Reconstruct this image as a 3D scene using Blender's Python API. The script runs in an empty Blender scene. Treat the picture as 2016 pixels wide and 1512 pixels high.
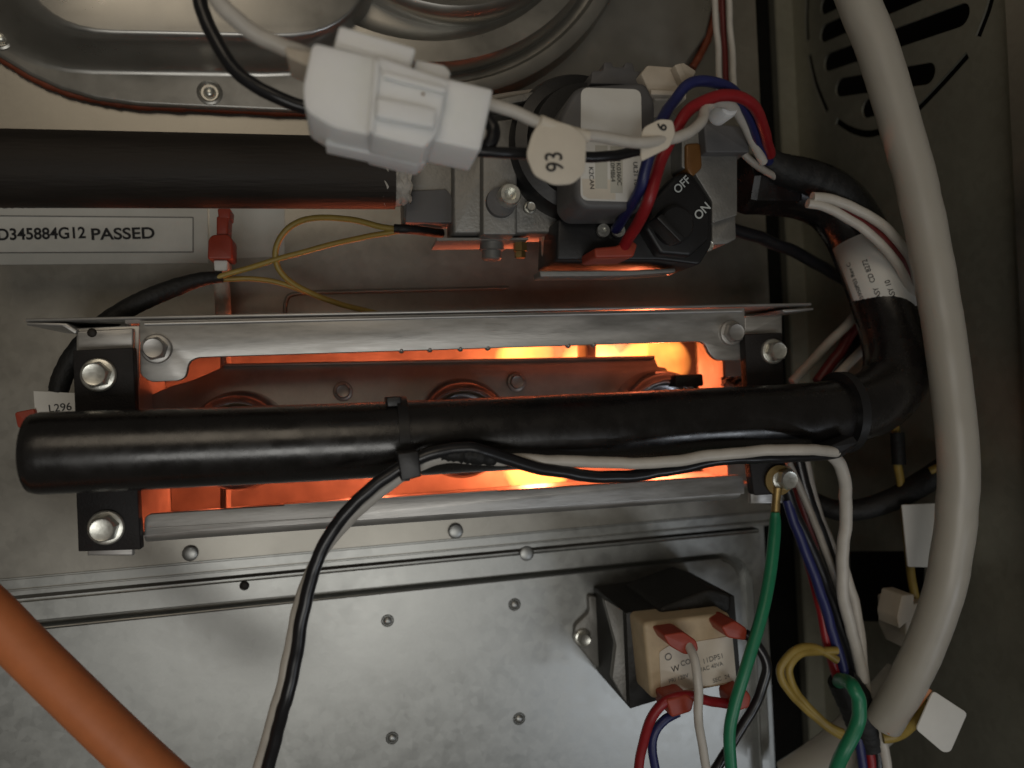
import bpy, bmesh, math, random
from mathutils import Vector, Matrix, geometry, noise
random.seed(7)
scene = bpy.context.scene
C = scene.collection

# ------------------------------------------------------------------ camera
FPX, W0, H0 = 1500.0, 2016, 1512          # focal length in photo pixels
YAW, ROLL, CAMY = math.radians(12), math.radians(2.7), -0.275
Fw = Vector((math.sin(YAW), math.cos(YAW), 0))
Rt = Vector((math.cos(YAW), -math.sin(YAW), 0)); Up = Vector((0, 0, 1))
R2 = Rt*math.cos(ROLL) - Up*math.sin(ROLL)
U2 = Up*math.cos(ROLL) + Rt*math.sin(ROLL)
CAM = Vector((0, CAMY, 0))
cd = bpy.data.cameras.new('camera'); co = bpy.data.objects.new('camera', cd); C.objects.link(co)
m = Matrix((R2, U2, -Fw)).transposed().to_4x4(); m.translation = CAM
co.matrix_world = m
cd.sensor_width = 36; cd.lens = FPX/W0*36; cd.clip_start = 0.01; cd.clip_end = 20
cd.dof.use_dof = True; cd.dof.focus_distance = 0.225; cd.dof.aperture_fstop = 9.5
scene.camera = co

# ------------------------------------------------------------------ world and lamps
w = bpy.data.worlds.new('World'); scene.world = w; w.use_nodes = True
w.node_tree.nodes['Background'].inputs[0].default_value = (1.0, 0.90, 0.74, 1)
w.node_tree.nodes['Background'].inputs[1].default_value = 0.05

def area(name, loc, target, sx, sy, power, col):
    l = bpy.data.lights.new(name, 'AREA'); l.shape = 'RECTANGLE'; l.size = sx; l.size_y = sy
    l.energy = power; l.color = col
    o = bpy.data.objects.new(name, l); C.objects.link(o); o.location = loc
    o.rotation_euler = (Vector(target)-Vector(loc)).to_track_quat('-Z', 'Y').to_euler()
    return o
area('room_lamp', (-0.05, -0.60, -0.195), (0.0, 0, -0.05), 0.30, 0.15, 0.56, (1.0, 0.98, 0.93))
area('ceiling_bulb', (-0.16, -0.75, 0.43), (0.0, 0, 0.06), 0.36, 0.36, 0.66, (1.0, 0.85, 0.66))
area('low_strip_light', (0.285, -0.44, -0.31), (0.09, -0.06, -0.02), 0.18, 0.022, 0.20, (0.86, 0.92, 1.0))  # unseen strip source, low right, set for the long highlight on the manifold

scene.view_settings.view_transform = 'Standard'; scene.view_settings.look = 'None'
scene.view_settings.exposure = 0.12; scene.view_settings.gamma = 1.0
scene.view_settings.use_curve_mapping = False
scene.render.engine = 'CYCLES'

# ------------------------------------------------------------------ helpers
def ray(px, py): return Fw*FPX + R2*(px-W0/2) + U2*(H0/2-py)
def P(px, py, d):
    """a photo pixel on the plane d millimetres in front of the back panel"""
    r = ray(px, py); t = (-d*0.001 - CAM.y)/r.y
    return CAM + r*t
def S(px, py, d):                         # metres per photo pixel there
    return (P(px, py, d)-CAM).dot(Fw)/FPX
def obj(name, me, mat=None, parent=None):
    o = bpy.data.objects.new(name, me); C.objects.link(o)
    if mat and not me.materials: me.materials.append(mat)
    if parent: o.parent = parent
    return o
def tag(o, label=None, cat=None, group=None, kind=None):
    if label: o['label'] = label
    if cat: o['category'] = cat
    if group: o['group'] = group
    if kind: o['kind'] = kind
    return o
def thing(name, label, cat, group=None):
    return tag(obj(name, None), label, cat, group)
def finish(bm, name, mat, parent=None, smooth=False, sharp=35):
    bmesh.ops.recalc_face_normals(bm, faces=bm.faces)
    me = bpy.data.meshes.new(name); bm.to_mesh(me); bm.free()
    if smooth:
        me.shade_smooth()
        me.set_sharp_from_angle(angle=math.radians(sharp))
    return obj(name, me, mat, parent)
def fillet(pts, r, n=5):
    out = []; N = len(pts)
    for i in range(N):
        rr = r[i] if isinstance(r, (list, tuple)) else r
        p = Vector(pts[i]); a = Vector(pts[i-1]); b = Vector(pts[(i+1) % N])
        if rr <= 0: out.append(tuple(p)); continue
        u = (a-p); v = (b-p); t = min(rr, u.length*.49, v.length*.49)
        A = p+u.normalized()*t; B = p+v.normalized()*t
        for k in range(n+1):
            s = k/n; q = A*(1-s)**2 + p*2*s*(1-s) + B*s*s
            out.append((q.x, q.y))
    return out
def circ(cx, cy, rx, ry=None, n=24, a0=0):
    ry = ry or rx
    return [(cx+rx*math.cos(a0+2*math.pi*k/n), cy+ry*math.sin(a0+2*math.pi*k/n)) for k in range(n)]
def prism(name, pts, d0, d1, mat, parent=None, bev=0.0, seg=2, tilt=None):
    """outline in photo pixels on the plane d1, pushed straight back to d0"""
    bm = bmesh.new()
    fr = []
    for (x, y) in pts:
        p = P(x, y, d1)
        if tilt: p.y += tilt(p)
        fr.append(bm.verts.new(p))
    bk = [bm.verts.new(v.co + Vector((0, (d1-d0)*0.001, 0))) for v in fr]
    bm.faces.new(fr); bm.faces.new(list(reversed(bk)))
    n = len(fr)
    for i in range(n): bm.faces.new((fr[i], bk[i], bk[(i+1) % n], fr[(i+1) % n]))
    bmesh.ops.recalc_face_normals(bm, faces=bm.faces)
    if bev:
        es = [e for e in bm.edges if (e.verts[0] in fr and e.verts[1] in fr)]
        bmesh.ops.bevel(bm, geom=es, offset=bev*0.001, segments=seg, affect='EDGES', profile=0.5, clamp_overlap=True)
    return finish(bm, name, mat, parent, smooth=bev > 0, sharp=50)
def inpoly(p, poly):
    c = False; j = len(poly)-1
    for i in range(len(poly)):
        a, b = poly[i], poly[j]
        if (a[1] > p[1]) != (b[1] > p[1]) and p[0] < (b[0]-a[0])*(p[1]-a[1])/(b[1]-a[1])+a[0]: c = not c
        j = i
    return c
def sheet(name, outer, holes, fn, th, mat, parent=None):
    """flat sheet with real holes; outlines are 2-D, fn maps (u,v,w) to 3-D, w = 0..th"""
    vs, es, fs = [], [], []
    for loop in [outer]+holes:
        s = len(vs); vs += [Vector(p[:2]) for p in loop]
        es += [(s+i, s+(i+1) % len(loop)) for i in range(len(loop))]
    v2, e2, f2, *_ = geometry.delaunay_2d_cdt(vs, es, [], 0, 1e-7)
    keep = []
    for f in f2:
        c = sum((v2[i] for i in f), Vector((0, 0)))/len(f)
        if inpoly(c, outer) and not any(inpoly(c, h) for h in holes): keep.append(f)
    bm = bmesh.new()
    A = [bm.verts.new(fn(v.x, v.y, 0)) for v in v2]; B = [bm.verts.new(fn(v.x, v.y, th)) for v in v2]
    cnt = {}
    for f in keep:
        bm.faces.new([A[i] for i in f]); bm.faces.new([B[i] for i in reversed(f)])
        for a, b in zip(f, f[1:]+f[:1]):
            k = (min(a, b), max(a, b)); cnt[k] = cnt.get(k, 0)+1
    for (a, b), n in cnt.items():
        if n == 1: bm.faces.new((A[a], A[b], B[b], B[a]))
    loose = [v for v in bm.verts if not v.link_faces]
    bmesh.ops.delete(bm, geom=loose, context='VERTS')
    return finish(bm, name, mat, parent)
def crom(pts, n):
    out = []; N = len(pts)
    for i in range(N-1):
        p0 = pts[max(i-1, 0)]; p1 = pts[i]; p2 = pts[i+1]; p3 = pts[min(i+2, N-1)]
        for k in range(n):
            t = k/n
            out.append(.5*((2*p1)+(p2-p0)*t+(2*p0-5*p1+4*p2-p3)*t*t+(3*p1-p0-3*p2+p3)*t**3))
    out.append(pts[-1]); return out
def sweep(name, pts, rads, mat, parent=None, sides=14, flat=1.0, bore=0.0):
    bm = bmesh.new(); rings = []; inner = []; N = len(pts)
    t0 = (pts[1]-pts[0]).normalized()
    nrm = t0.cross(Vector((0, 1, 0)));
    if nrm.length < 1e-4: nrm = t0.cross(Vector((0, 0, 1)))
    nrm.normalize()
    for i in range(N):
        t = (pts[min(i+1, N-1)]-pts[max(i-1, 0)]).normalized()
        nrm = (nrm - t*nrm.dot(t)).normalized(); b = t.cross(nrm)
        rings.append([bm.verts.new(pts[i]+(nrm*math.cos(a)+b*math.sin(a)*flat)*rads[i]) for a in [2*math.pi*k/sides for k in range(sides)]])
        if bore: inner.append([bm.verts.new(pts[i]+(nrm*math.cos(a)+b*math.sin(a)*flat)*rads[i]*bore) for a in [2*math.pi*k/sides for k in range(sides)]])
    for RR in (rings, inner):
        for A, B in zip(RR, RR[1:]):
            for k in range(sides): bm.faces.new((A[k], A[(k+1) % sides], B[(k+1) % sides], B[k]))
    if bore:
        for A, B in ((rings[0], inner[0]), (rings[-1], inner[-1])):
            for k in range(sides): bm.faces.new((A[k], A[(k+1) % sides], B[(k+1) % sides], B[k]))
    else:
        bm.faces.new(rings[0]); bm.faces.new(rings[-1])
    return finish(bm, name, mat, parent, smooth=True, sharp=60)
def tube(name, pts, rpx, mat, parent=None, n=8, sides=12, jit=0.0, flat=1.0, wob=0.0, bore=0.0):
    """pts: (px, py, d) photo pixels with a depth each; rpx: radius in photo pixels, constant in metres"""
    ws = [P(*p) for p in pts]
    mid = pts[len(pts)//2]
    if isinstance(rpx, (list, tuple)):
        rr = [r*S(*p) for r, p in zip(rpx, pts)]
    else: rr = [rpx*S(*mid)]*len(pts)
    sm = crom(ws, n)
    if wob: sm = [p+noise.noise_vector(p*95)*wob*max(rr)+noise.noise_vector(p*260)*wob*.35*max(rr) for p in sm]
    rads = []
    for i in range(len(sm)):
        f = i/n; k = min(int(f), len(rr)-2); t = f-k
        rads.append((rr[k]*(1-t)+rr[k+1]*t)*(1+random.uniform(-jit, jit)))
    return sweep(name, sm, rads, mat, parent, sides, flat, bore)
def lathe(name, c, prof, mat, parent=None, n=40, axis=Vector((0, -1, 0)), smooth=True, sharp=40, a0=0.0):
    """prof: (radius m, height m along axis) from the centre c"""
    ax = axis.normalized(); u = ax.cross(Vector((0, 0, 1)))
    if u.length < 1e-4: u = Vector((1, 0, 0))
    u.normalize(); v = ax.cross(u)
    bm = bmesh.new(); rings = []
    for r, h in prof:
        if r < 1e-7: rings.append([bm.verts.new(c+ax*h)]); continue
        rings.append([bm.verts.new(c+ax*h+(u*math.cos(a0+2*math.pi*k/n)+v*math.sin(a0+2*math.pi*k/n))*r) for k in range(n)])
    for A, B in zip(rings, rings[1:]):
        for k in range(n):
            a, b = A[k % len(A)], A[(k+1) % len(A)]; c2, d2 = B[(k+1) % len(B)], B[k % len(B)]
            vs = []
            for q in (a, b, c2, d2):
                if q not in vs: vs.append(q)
            if len(vs) > 2: bm.faces.new(vs)
    for R in (rings[0], rings[-1]):
        if len(R) > 2: bm.faces.new(R)
    return finish(bm, name, mat, parent, smooth, sharp)
MM = 0.001
def bolt(px, py, d, rpx, mat, parent, name='bolt', a0=0.2, tall=4.5):
    """hex washer-head bolt standing on plane d"""
    c = P(px, py, d); r = rpx*S(px, py, d)
    bm = bmesh.new()
    def ring(rad, h, n, a=0.0): return [bm.verts.new(c+Vector((math.cos(a+2*math.pi*k/n)*rad, -h*MM, math.sin(a+2*math.pi*k/n)*rad))) for k in range(n)]
    prof = [(r, 0), (r, .7), (r*.93, 1.1), (r*.80, 1.3)]
    R = [ring(a, h, 36) for a, h in prof]
    for A, B in zip(R, R[1:]):
        for k in range(36): bm.faces.new((A[k], A[(k+1) % 36], B[(k+1) % 36], B[k]))
    bm.faces.new(R[-1]); bm.faces.new(R[0])
    # hex head with a chamfered crown
    hx = [ring(r*.80, 1.2, 6, a0), ring(r*.80, tall-.7, 6, a0)]
    for k in range(6): bm.faces.new((hx[0][k], hx[0][(k+1) % 6], hx[1][(k+1) % 6], hx[1][k]))
    top = ring(r*.62, tall, 24, a0); dish = ring(r*.5, tall-.15, 24, a0)
    for k in range(6):
        a, b = hx[1][k], hx[1][(k+1) % 6]
        seg = [top[(k*4+j) % 24] for j in range(5)]
        bm.faces.new([a]+seg+[b])
    for k in range(24): bm.faces.new((top[k], top[(k+1) % 24], dish[(k+1) % 24], dish[k]))
    bm.faces.new(dish)
    return finish(bm, name, mat, parent, smooth=True, sharp=28)
def dome(name, px, py, d, rpx, h, mat, parent, n=20):
    r = rpx*S(px, py, d)
    prof = [(r*math.cos(a), h*MM*math.sin(a)) for a in [i*math.pi/2/5 for i in range(5)]]+[(0, h*MM)]
    return lathe(name, P(px, py, d), prof, mat, parent, n)
def text(s, px, py, d, size, ang, mat, parent, name='printed_text', sx=1.0, bold=0.0, frame=None):
    cu = bpy.data.curves.new('t', 'FONT'); cu.body = s; cu.align_x = 'CENTER'; cu.align_y = 'CENTER'
    cu.size = 1; cu.offset = bold
    o = bpy.data.objects.new('t', cu); C.objects.link(o)
    dg = bpy.context.evaluated_depsgraph_get()
    me = bpy.data.meshes.new_from_object(o.evaluated_get(dg))
    bpy.data.objects.remove(o); bpy.data.curves.remove(cu)
    c = P(px, py, d); k = size*S(px, py, d)/0.7
    ca, sa = math.cos(math.radians(ang)), math.sin(math.radians(ang))
    for v in me.vertices:
        x, y = v.co.x*k*sx, v.co.y*k
        X, Z = x*ca-y*sa, x*sa+y*ca
        v.co = frame(X, Z) if frame else c+Vector((X, 0, Z))
    me.materials.clear()
    return obj(name, me, mat, parent)

# ------------------------------------------------------------------ materials
def mat(name, col, rough=.5, metal=0.0, spec=.5, noise=0.0, nscale=200, bump=0.0, bscale=900, sss=0.0, trans=0.0, coat=0.0, rvar=0.0, spangle=0.0, streak=None):
    M = bpy.data.materials.new(name); M.use_nodes = True
    nt = M.node_tree; N = nt.nodes; L = nt.links; b = N['Principled BSDF']
    b.inputs['Base Color'].default_value = (*col, 1); b.inputs['Roughness'].default_value = rough
    b.inputs['Metallic'].default_value = metal; b.inputs['Specular IOR Level'].default_value = spec
    b.inputs['Coat Weight'].default_value = coat; b.inputs['Coat Roughness'].default_value = .15
    if sss:
        b.inputs['Subsurface Weight'].default_value = sss; b.inputs['Subsurface Radius'].default_value = (1, 1, .9)
        b.inputs['Subsurface Scale'].default_value = .004
    b.inputs['Transmission Weight'].default_value = trans
    tc = N.new('ShaderNodeTexCoord'); src = tc.outputs['Object']
    if streak:
        mp = N.new('ShaderNodeMapping'); mp.inputs['Scale'].default_value = streak
        L.new(src, mp.inputs[0]); s2 = mp.outputs[0]
    else: s2 = src
    if noise or rvar:
        n1 = N.new('ShaderNodeTexNoise'); n1.inputs['Scale'].default_value = nscale; n1.inputs['Detail'].default_value = 6
        n1.inputs['Roughness'].default_value = .65
        L.new(s2, n1.inputs['Vector'])
        fac = n1.outputs['Fac']
        if spangle:
            vo = N.new('ShaderNodeTexVoronoi'); vo.inputs['Scale'].default_value = 380
            L.new(src, vo.inputs['Vector'])
            sp = N.new('ShaderNodeSeparateColor'); L.new(vo.outputs['Color'], sp.inputs[0])
            mx = N.new('ShaderNodeMix'); mx.inputs[0].default_value = spangle
            L.new(fac, mx.inputs[2]); L.new(sp.outputs[0], mx.inputs[3]); fac = mx.outputs[0]
        if noise:
            mr = N.new('ShaderNodeMapRange'); mr.inputs[1].default_value = .25; mr.inputs[2].default_value = .75
            mr.inputs[3].default_value = 1-noise; mr.inputs[4].default_value = 1+noise*.6
            L.new(fac, mr.inputs[0])
            vm = N.new('ShaderNodeVectorMath'); vm.operation = 'SCALE'; vm.inputs[0].default_value = col
            L.new(mr.outputs[0], vm.inputs['Scale']); L.new(vm.outputs[0], b.inputs['Base Color'])
        if rvar:
            m2 = N.new('ShaderNodeMapRange'); m2.inputs[1].default_value = .25; m2.inputs[2].default_value = .75
            m2.inputs[3].default_value = max(rough-rvar, .05); m2.inputs[4].default_value = rough+rvar
            L.new(fac, m2.inputs[0]); L.new(m2.outputs[0], b.inputs['Roughness'])
    if bump:
        n2 = N.new('ShaderNodeTexNoise'); n2.inputs['Scale'].default_value = bscale; n2.inputs['Detail'].default_value = 4
        L.new(s2, n2.inputs['Vector'])
        bp = N.new('ShaderNodeBump'); bp.inputs['Strength'].default_value = bump; bp.inputs['Distance'].default_value = .0004
        L.new(n2.outputs['Fac'], bp.inputs['Height']); L.new(bp.outputs[0], b.inputs['Normal'])
    return M
GALV = mat('galvanised_steel', (.34, .325, .29), .40, .95, noise=.18, nscale=60, rvar=.04, spangle=.12, bump=.25, bscale=45)
GALV2 = mat('lower_panel_steel', (.39, .395, .38), .40, .93, noise=.20, nscale=120, rvar=.05, spangle=.2, bump=.15, bscale=90)
WALLM = mat('cabinet_steel', (.29, .285, .235), .45, .6, noise=.16, nscale=40, rvar=.06, spangle=.2, bump=.2, bscale=60)
RAILM = mat('rail_aluminised_steel', (.48, .47, .45), .42, .75, noise=.25, nscale=60, rvar=.12, streak=(1, 1, 5), bump=.1, bscale=200)
COVERM = mat('pressed_cover_steel', (.42, .41, .38), .34, .85, noise=.18, nscale=45, rvar=.1, bump=.15, bscale=40)
BURNM = mat('burner_steel', (.40, .36, .33), .45, .7, noise=.3, nscale=90, rvar=.1, bump=.3, bscale=150)
BLK = mat('black_enamel', (.008, .007, .007), .27, 0, .75, noise=.4, nscale=120, rvar=.11, bump=.12, bscale=300)
BLKIRON = mat('black_iron_pipe', (.022, .017, .013), .62, .2, .4, noise=.55, nscale=60, rvar=.1, streak=(.4, 1, 4), bump=.4, bscale=350)
BLKBR = mat('black_bracket_paint', (.013, .011, .011), .6, 0, .35, noise=.3, nscale=300, bump=.3, bscale=1500)
BLKPL = mat('black_plastic', (.012, .012, .013), .42, 0, .5, noise=.3, nscale=150, bump=.1)
TAPE = mat('black_cloth_tape', (.010, .010, .010), .6, 0, .4, noise=.4, nscale=300, bump=.8, bscale=700)
ZINC = mat('zinc_bolt', (.72, .72, .66), .33, .85, noise=.15, nscale=500, rvar=.08, bump=.1)
CAST = mat('cast_aluminium', (.24, .235, .22), .5, .6, noise=.15, nscale=250, bump=.3, bscale=1200, rvar=.05)
GREYPL = mat('grey_plastic', (.10, .098, .10), .5, 0, .5, noise=.1, nscale=200)
NYLON = mat('natural_nylon', (.93, .95, .92), .40, 0, .5, trans=.06, sss=.7, noise=.05, nscale=120, bump=.08, bscale=250)
BEIGE = mat('beige_nylon', (.50, .44, .36), .5, 0, .4, sss=.2, noise=.1)
WHITEW = mat('white_insulation', (.52, .49, .44), .42, 0, .5, noise=.12, nscale=250, sss=.05)
BLACKW = mat('black_insulation', (.012, .012, .014), .3, 0, .5, noise=.2, nscale=300)
REDW = mat('red_insulation', (.26, .010, .014), .42, 0, .5, noise=.15, nscale=300)
BLUEW = mat('blue_insulation', (.016, .02, .10), .42, 0, .5, noise=.15, nscale=300)
GREENW = mat('green_insulation', (.014, .19, .09), .4, 0, .5, noise=.15, nscale=300)
YELLW = mat('yellow_insulation', (.32, .225, .05), .45, 0, .5, noise=.2, nscale=300)
GREYW = mat('grey_white_insulation', (.36, .33, .29), .45, 0, .5, noise=.15, nscale=300)
MAROON = mat('maroon_insulation', (.12, .012, .012), .45, 0, .5, noise=.2, nscale=300)
REDPL = mat('red_terminal_vinyl', (.32, .045, .022), .45, 0, .5, sss=.15, noise=.15, nscale=300)
HOSE = mat('orange_rubber_hose', (.58, .185, .065), .5, 0, .5, noise=.22, nscale=40, bump=.15, bscale=600)
SILI = mat('silicone_tube', (.68, .645, .57), .38, 0, .5, sss=.4, trans=.5, noise=.08, nscale=25)
PAPER = mat('cream_paper', (.66, .60, .50), .6, 0, .3, noise=.06, nscale=150, sss=.1)
WPAPER = mat('white_paper', (.66, .65, .61), .55, 0, .35, noise=.05, nscale=150)
GPAPER = mat('greyed_paper', (.45, .45, .42), .5, 0, .35, noise=.08, nscale=80)
LPAPER = mat('sticker_face', (.52, .52, .49), .5, 0, .35, noise=.14, nscale=60)
DPAPER = mat('printed_grey_band', (.48, .47, .41), .55, 0, .35)
INK = mat('black_ink', (.02, .02, .022), .6, 0, .2)
GREYINK = mat('grey_ink', (.16, .16, .155), .6, 0, .2)
WINK = mat('pale_print', (.50, .53, .52), .55, 0, .3)
TAN = mat('tan_coil_wrap', (.50, .39, .25), .55, 0, .4, noise=.2, nscale=120, bump=.2)
LAMI = mat('black_lamination', (.016, .015, .013), .5, .2, .5, noise=.3, nscale=200, streak=(1, 12, 1), bump=.5, bscale=400)
SEAL = mat('red_sealant', (.20, .045, .018), .55, 0, .4, noise=.4, nscale=150, bump=.8, bscale=500)
GASK = mat('black_foam_gasket', (.008, .008, .007), .9, 0, .1, noise=.3, nscale=300)
PTFE = mat('thread_seal_tape', (.46, .43, .38), .75, 0, .3, noise=.35, nscale=300, bump=1.0, bscale=600)
BRASS = mat('brass_terminal', (.36, .25, .10), .45, .85, noise=.2, nscale=300)
BROWN = mat('brown_varnish', (.20, .09, .025), .4, .2, noise=.3, nscale=120)
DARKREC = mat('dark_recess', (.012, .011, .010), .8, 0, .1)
def flame_mat():
    M = bpy.data.materials.new('burning_gas'); M.use_nodes = True; nt = M.node_tree; N = nt.nodes; L = nt.links
    N.remove(N['Principled BSDF']); v = N.new('ShaderNodeVolumePrincipled')
    v.inputs['Density'].default_value = 0.0
    v.inputs['Color'].default_value = (1, .5, .2, 1)
    v.inputs['Emission Color'].default_value = (1, .27, .045, 1)
    tc = N.new('ShaderNodeTexCoord'); n = N.new('ShaderNodeTexNoise'); n.inputs['Scale'].default_value = 55; n.inputs['Detail'].default_value = 3
    L.new(tc.outputs['Object'], n.inputs['Vector'])
    mr = N.new('ShaderNodeMapRange'); mr.inputs[1].default_value = .4; mr.inputs[2].default_value = .68
    mr.inputs[3].default_value = 25; mr.inputs[4].default_value = 150
    L.new(n.outputs['Fac'], mr.inputs[0]); L.new(mr.outputs[0], v.inputs['Emission Strength'])
    L.new(v.outputs[0], N['Material Output'].inputs['Volume'])
    return M
FLAME = flame_mat()

# ------------------------------------------------------------------ the setting: panels and cabinet
X = lambda px, py, d: P(px, py, d).x
Z = lambda px, py, d: P(px, py, d).z
# burner box opening in world coordinates
bx0, bx1 = X(262, 800, 40), X(1482, 800, 40)
bz0, bz1 = Z(800, 1008, 40), Z(800, 622, 40)
xr = X(1520, 700, 0)                       # right edge of the panel
xw = X(1592, 700, -45)                       # cabinet side wall
zsplit = Z(700, 1108, 0)                   # lower panel starts here
hole = [(bx0, bz0), (bx1, bz0), (bx1, bz1), (bx0, bz1)]
back = sheet('back_panel', [(-.26, zsplit), (xr, zsplit), (xr, .30), (-.26, .30)], [hole],
             lambda u, v, t: Vector((u, t, v)), .0012, GALV)
tag(back, 'galvanised steel back panel of the burner compartment', kind='structure')
# embossed access rectangle in the panel under the gas valve
ea = fillet([(562, 640), (562, 578), (875, 570), (875, 640)], 26)
tube('embossed_line', [(562, 625, 0.2), (563, 595, .2), (585, 578, .2), (700, 574, .2), (875, 570, .2), (1000, 567, .2)], 4, GALV, back)
# upper sheet seam strip between burner box and lower panel
def slab(name, x0, x1, z0, z1, d0, d1, m, parent=None, bev=.6):
    bm = bmesh.new(); bmesh.ops.create_cube(bm, size=1)
    for v in bm.verts: v.co = Vector(((x0+x1)/2+v.co.x*(x1-x0), -(d0+d1)/2*MM+v.co.y*(d1-d0)*MM, (z0+z1)/2+v.co.z*(z1-z0)))
    if bev: bmesh.ops.bevel(bm, geom=bm.edges[:], offset=bev*MM, segments=2, affect='EDGES', clamp_overlap=True)
    return finish(bm, name, m, parent, smooth=bev > 0, sharp=50)
# lower panel: base sheet, upper hem, framed border and raised field
base = tag(slab('lower_panel', -.26, xr, -.30, zsplit-.0006, -14, -12.5, GALV2, bev=0), 'dull galvanised lower door panel below the burner box', kind='structure')
def pw(pts, d): return [(P(x, y, d).x, P(x, y, d).z) for x, y in pts]
def prismw(name, loop, d0, d1, m, parent=None, bev=1.0, seg=3):
    bm = bmesh.new()
    fr = [bm.verts.new((x, -d1*MM, z)) for x, z in loop]; bk = [bm.verts.new((x, -d0*MM, z)) for x, z in loop]
    bm.faces.new(fr); bm.faces.new(list(reversed(bk))); n = len(fr)
    for i in range(n): bm.faces.new((fr[i], bk[i], bk[(i+1) % n], fr[(i+1) % n]))
    if bev:
        s = set(fr); es = [e for e in bm.edges if e.verts[0] in s and e.verts[1] in s]
        bmesh.ops.bevel(bm, geom=es, offset=bev*MM, segments=seg, affect='EDGES', clamp_overlap=True)
    return finish(bm, name, m, parent, smooth=True, sharp=50)
zh = Z(700, 1104, 2)
# hem strips, left to right all along the panel
g1 = Z(700, 1118, 2)
slab('hem_strip', -.26, xr-.002, Z(700, 1099, 2), Z(700, 1080, 2), -1, 1.0, GALV2, base, .5)
slab('hem_strip', -.26, xr-.003, Z(700, 1112, 2), Z(700, 1101.5, 2), -3, .9, GALV2, base, .4)
# border frame: from the dark gap down to the groove, then down the right side
fx1 = X(1505, 1200, 1)
fz1 = Z(700, 1118, 1); gz1 = Z(700, 1161, 1); gz2 = Z(700, 1173, 1)
gx1 = X(1462, 1250, 1); gx2 = X(1487, 1250, 1)
rr = .0085
def arcpts(cx, cz, r, a0, a1, n=8): return [(cx+r*math.cos(a0+(a1-a0)*k/n), cz+r*math.sin(a0+(a1-a0)*k/n)) for k in range(n+1)]
frame = [(-.26, fz1), (fx1, fz1), (fx1, -.30), (gx2, -.30)] + arcpts(gx2-rr-.003, gz1-rr-.003, rr+.003, 0, math.pi/2) + [(-.26, gz1)]
prismw('panel_border', frame, -12, 1.2, GALV2, base, bev=1.0)
field = [(-.26, gz2), ] + list(reversed(arcpts(gx1-rr, gz2-rr, rr, 0, math.pi/2))) + [(gx1, -.30), (-.26, -.30)]
prismw('panel_field', field, -12, 1.2, GALV2, base, bev=1.0)
prismw('groove_floor', [(-.26, fz1-.004), (fx1-.004, fz1-.004), (fx1-.004, -.30), (-.26, -.30)], -11.5, -4.5, GALV2, base, bev=0)
for x, y in ((763, 1222), (1013, 1190), (1022, 1415), (772, 1453)):
    a = dome('dimple', x, y, 1.2, 9, .9, GALV2, base, 16)
    lathe('dimple_ring', P(x, y, 1.2), [(10*S(x, y, 1), 0), (11*S(x, y, 1), .0004), (12.5*S(x, y, 1), 0)], GALV2, base, 20)
dome('dark_hole_dome', 481, 1153, 1.2, 9.5, .7, BLKIRON, base, 20)  # dark dome standing in for a hole in the panel
for x, y in ((374, 1090), (897, 1046), (1037, 1090)):
    dome('weld_dimple', x, y, 1.0, 15, .6, GALV2, base, 20)
# gap with foam gasket, side flange and cabinet wall
g = tag(slab('gasket_strip', xr-.03, xw+.001, -.30, .30, -55, -52, GASK, bev=0), 'black foam gasket in the gap beside the back panel', kind='structure')
fl = tag(slab('side_flange', X(1540, 300, -45), xw+.0005, -.30, .30, -51, -45, WALLM, bev=.5), 'narrow steel flange along the right cabinet corner', kind='structure')
for o in (fl,): pass
# cabinet side wall with the slotted round knock-out
kc = (-.062, Z(1765, 62, 40))             # (y, z) of the knock-out centre, fixed below
def onwall(px, py):
    r = ray(px, py); t = (xw-CAM.x)/r.x; q = CAM+r*t; return (q.y, q.z)
slots = []
def slot(a, b, wpx):
    A, B = Vector(onwall(*a)), Vector(onwall(*b)); u = (B-A).normalized(); v = Vector((-u.y, u.x)); r = wpx
    pts = []
    for k in range(9): an = math.pi/2+math.pi*k/8; q = A+(u*math.cos(an)+v*math.sin(an))*r; pts.append((q.x, q.y))
    for k in range(9): an = -math.pi/2+math.pi*k/8; q = B+(u*math.cos(an)+v*math.sin(an))*r; pts.append((q.x, q.y))
    return pts
for a, b in (((1625, 10), (1830, -90)), ((1624, 65), (1870, -45)), ((1632, 122), (1892, 30)), ((1655, 172), (1826, 145)), ((1708, 213), (1735, 205))):
    slots.append(slot(a, b, .0038))
ring_px = [(1590, -20), (1588, 40), (1590, 80), None, (1593, 108), (1606, 165), (1628, 220), None, (1646, 238), (1680, 258), (1722, 262), (1785, 232), (1840, 180), (1905, 108), None, (1925, 72), (1945, 20), (1955, -20)]
seg = []; segs = []
for q in ring_px:
    if q is None: segs.append(seg); seg = []
    else: seg.append(Vector((*onwall(*q), 0)))
segs.append(seg)
for sg in segs:
    sm = crom(sg, 4); L_, R_ = [], []
    for i, p in enumerate(sm):
        t = (sm[min(i+1, len(sm)-1)]-sm[max(i-1, 0)]).normalized(); nn = Vector((-t.y, t.x, 0))
        L_.append(p+nn*.0014); R_.append(p-nn*.0014)
    slots.append([(p.x, p.y) for p in L_+list(reversed(R_))])
slots.append([onwall(*p) for p in ((1668, 1085), (1822, 1085), (1815, 1228), (1672, 1222))])   # square knock-out low down
wall = sheet('cabinet_wall', [(-.084, -.30), (.06, -.30), (.06, .30), (-.084, .30)], slots, lambda u, v, t: Vector((xw+t, u, v)), .0009, WALLM)
tag(wall, 'dim steel cabinet side wall with a slotted round knock-out', kind='structure')
out = tag(slab('outer_casing', xw+.020, xw+.022, -.30, .30, -200, 84, DARKREC, bev=0), 'dark outer casing behind the vent slots', kind='structure')
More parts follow.
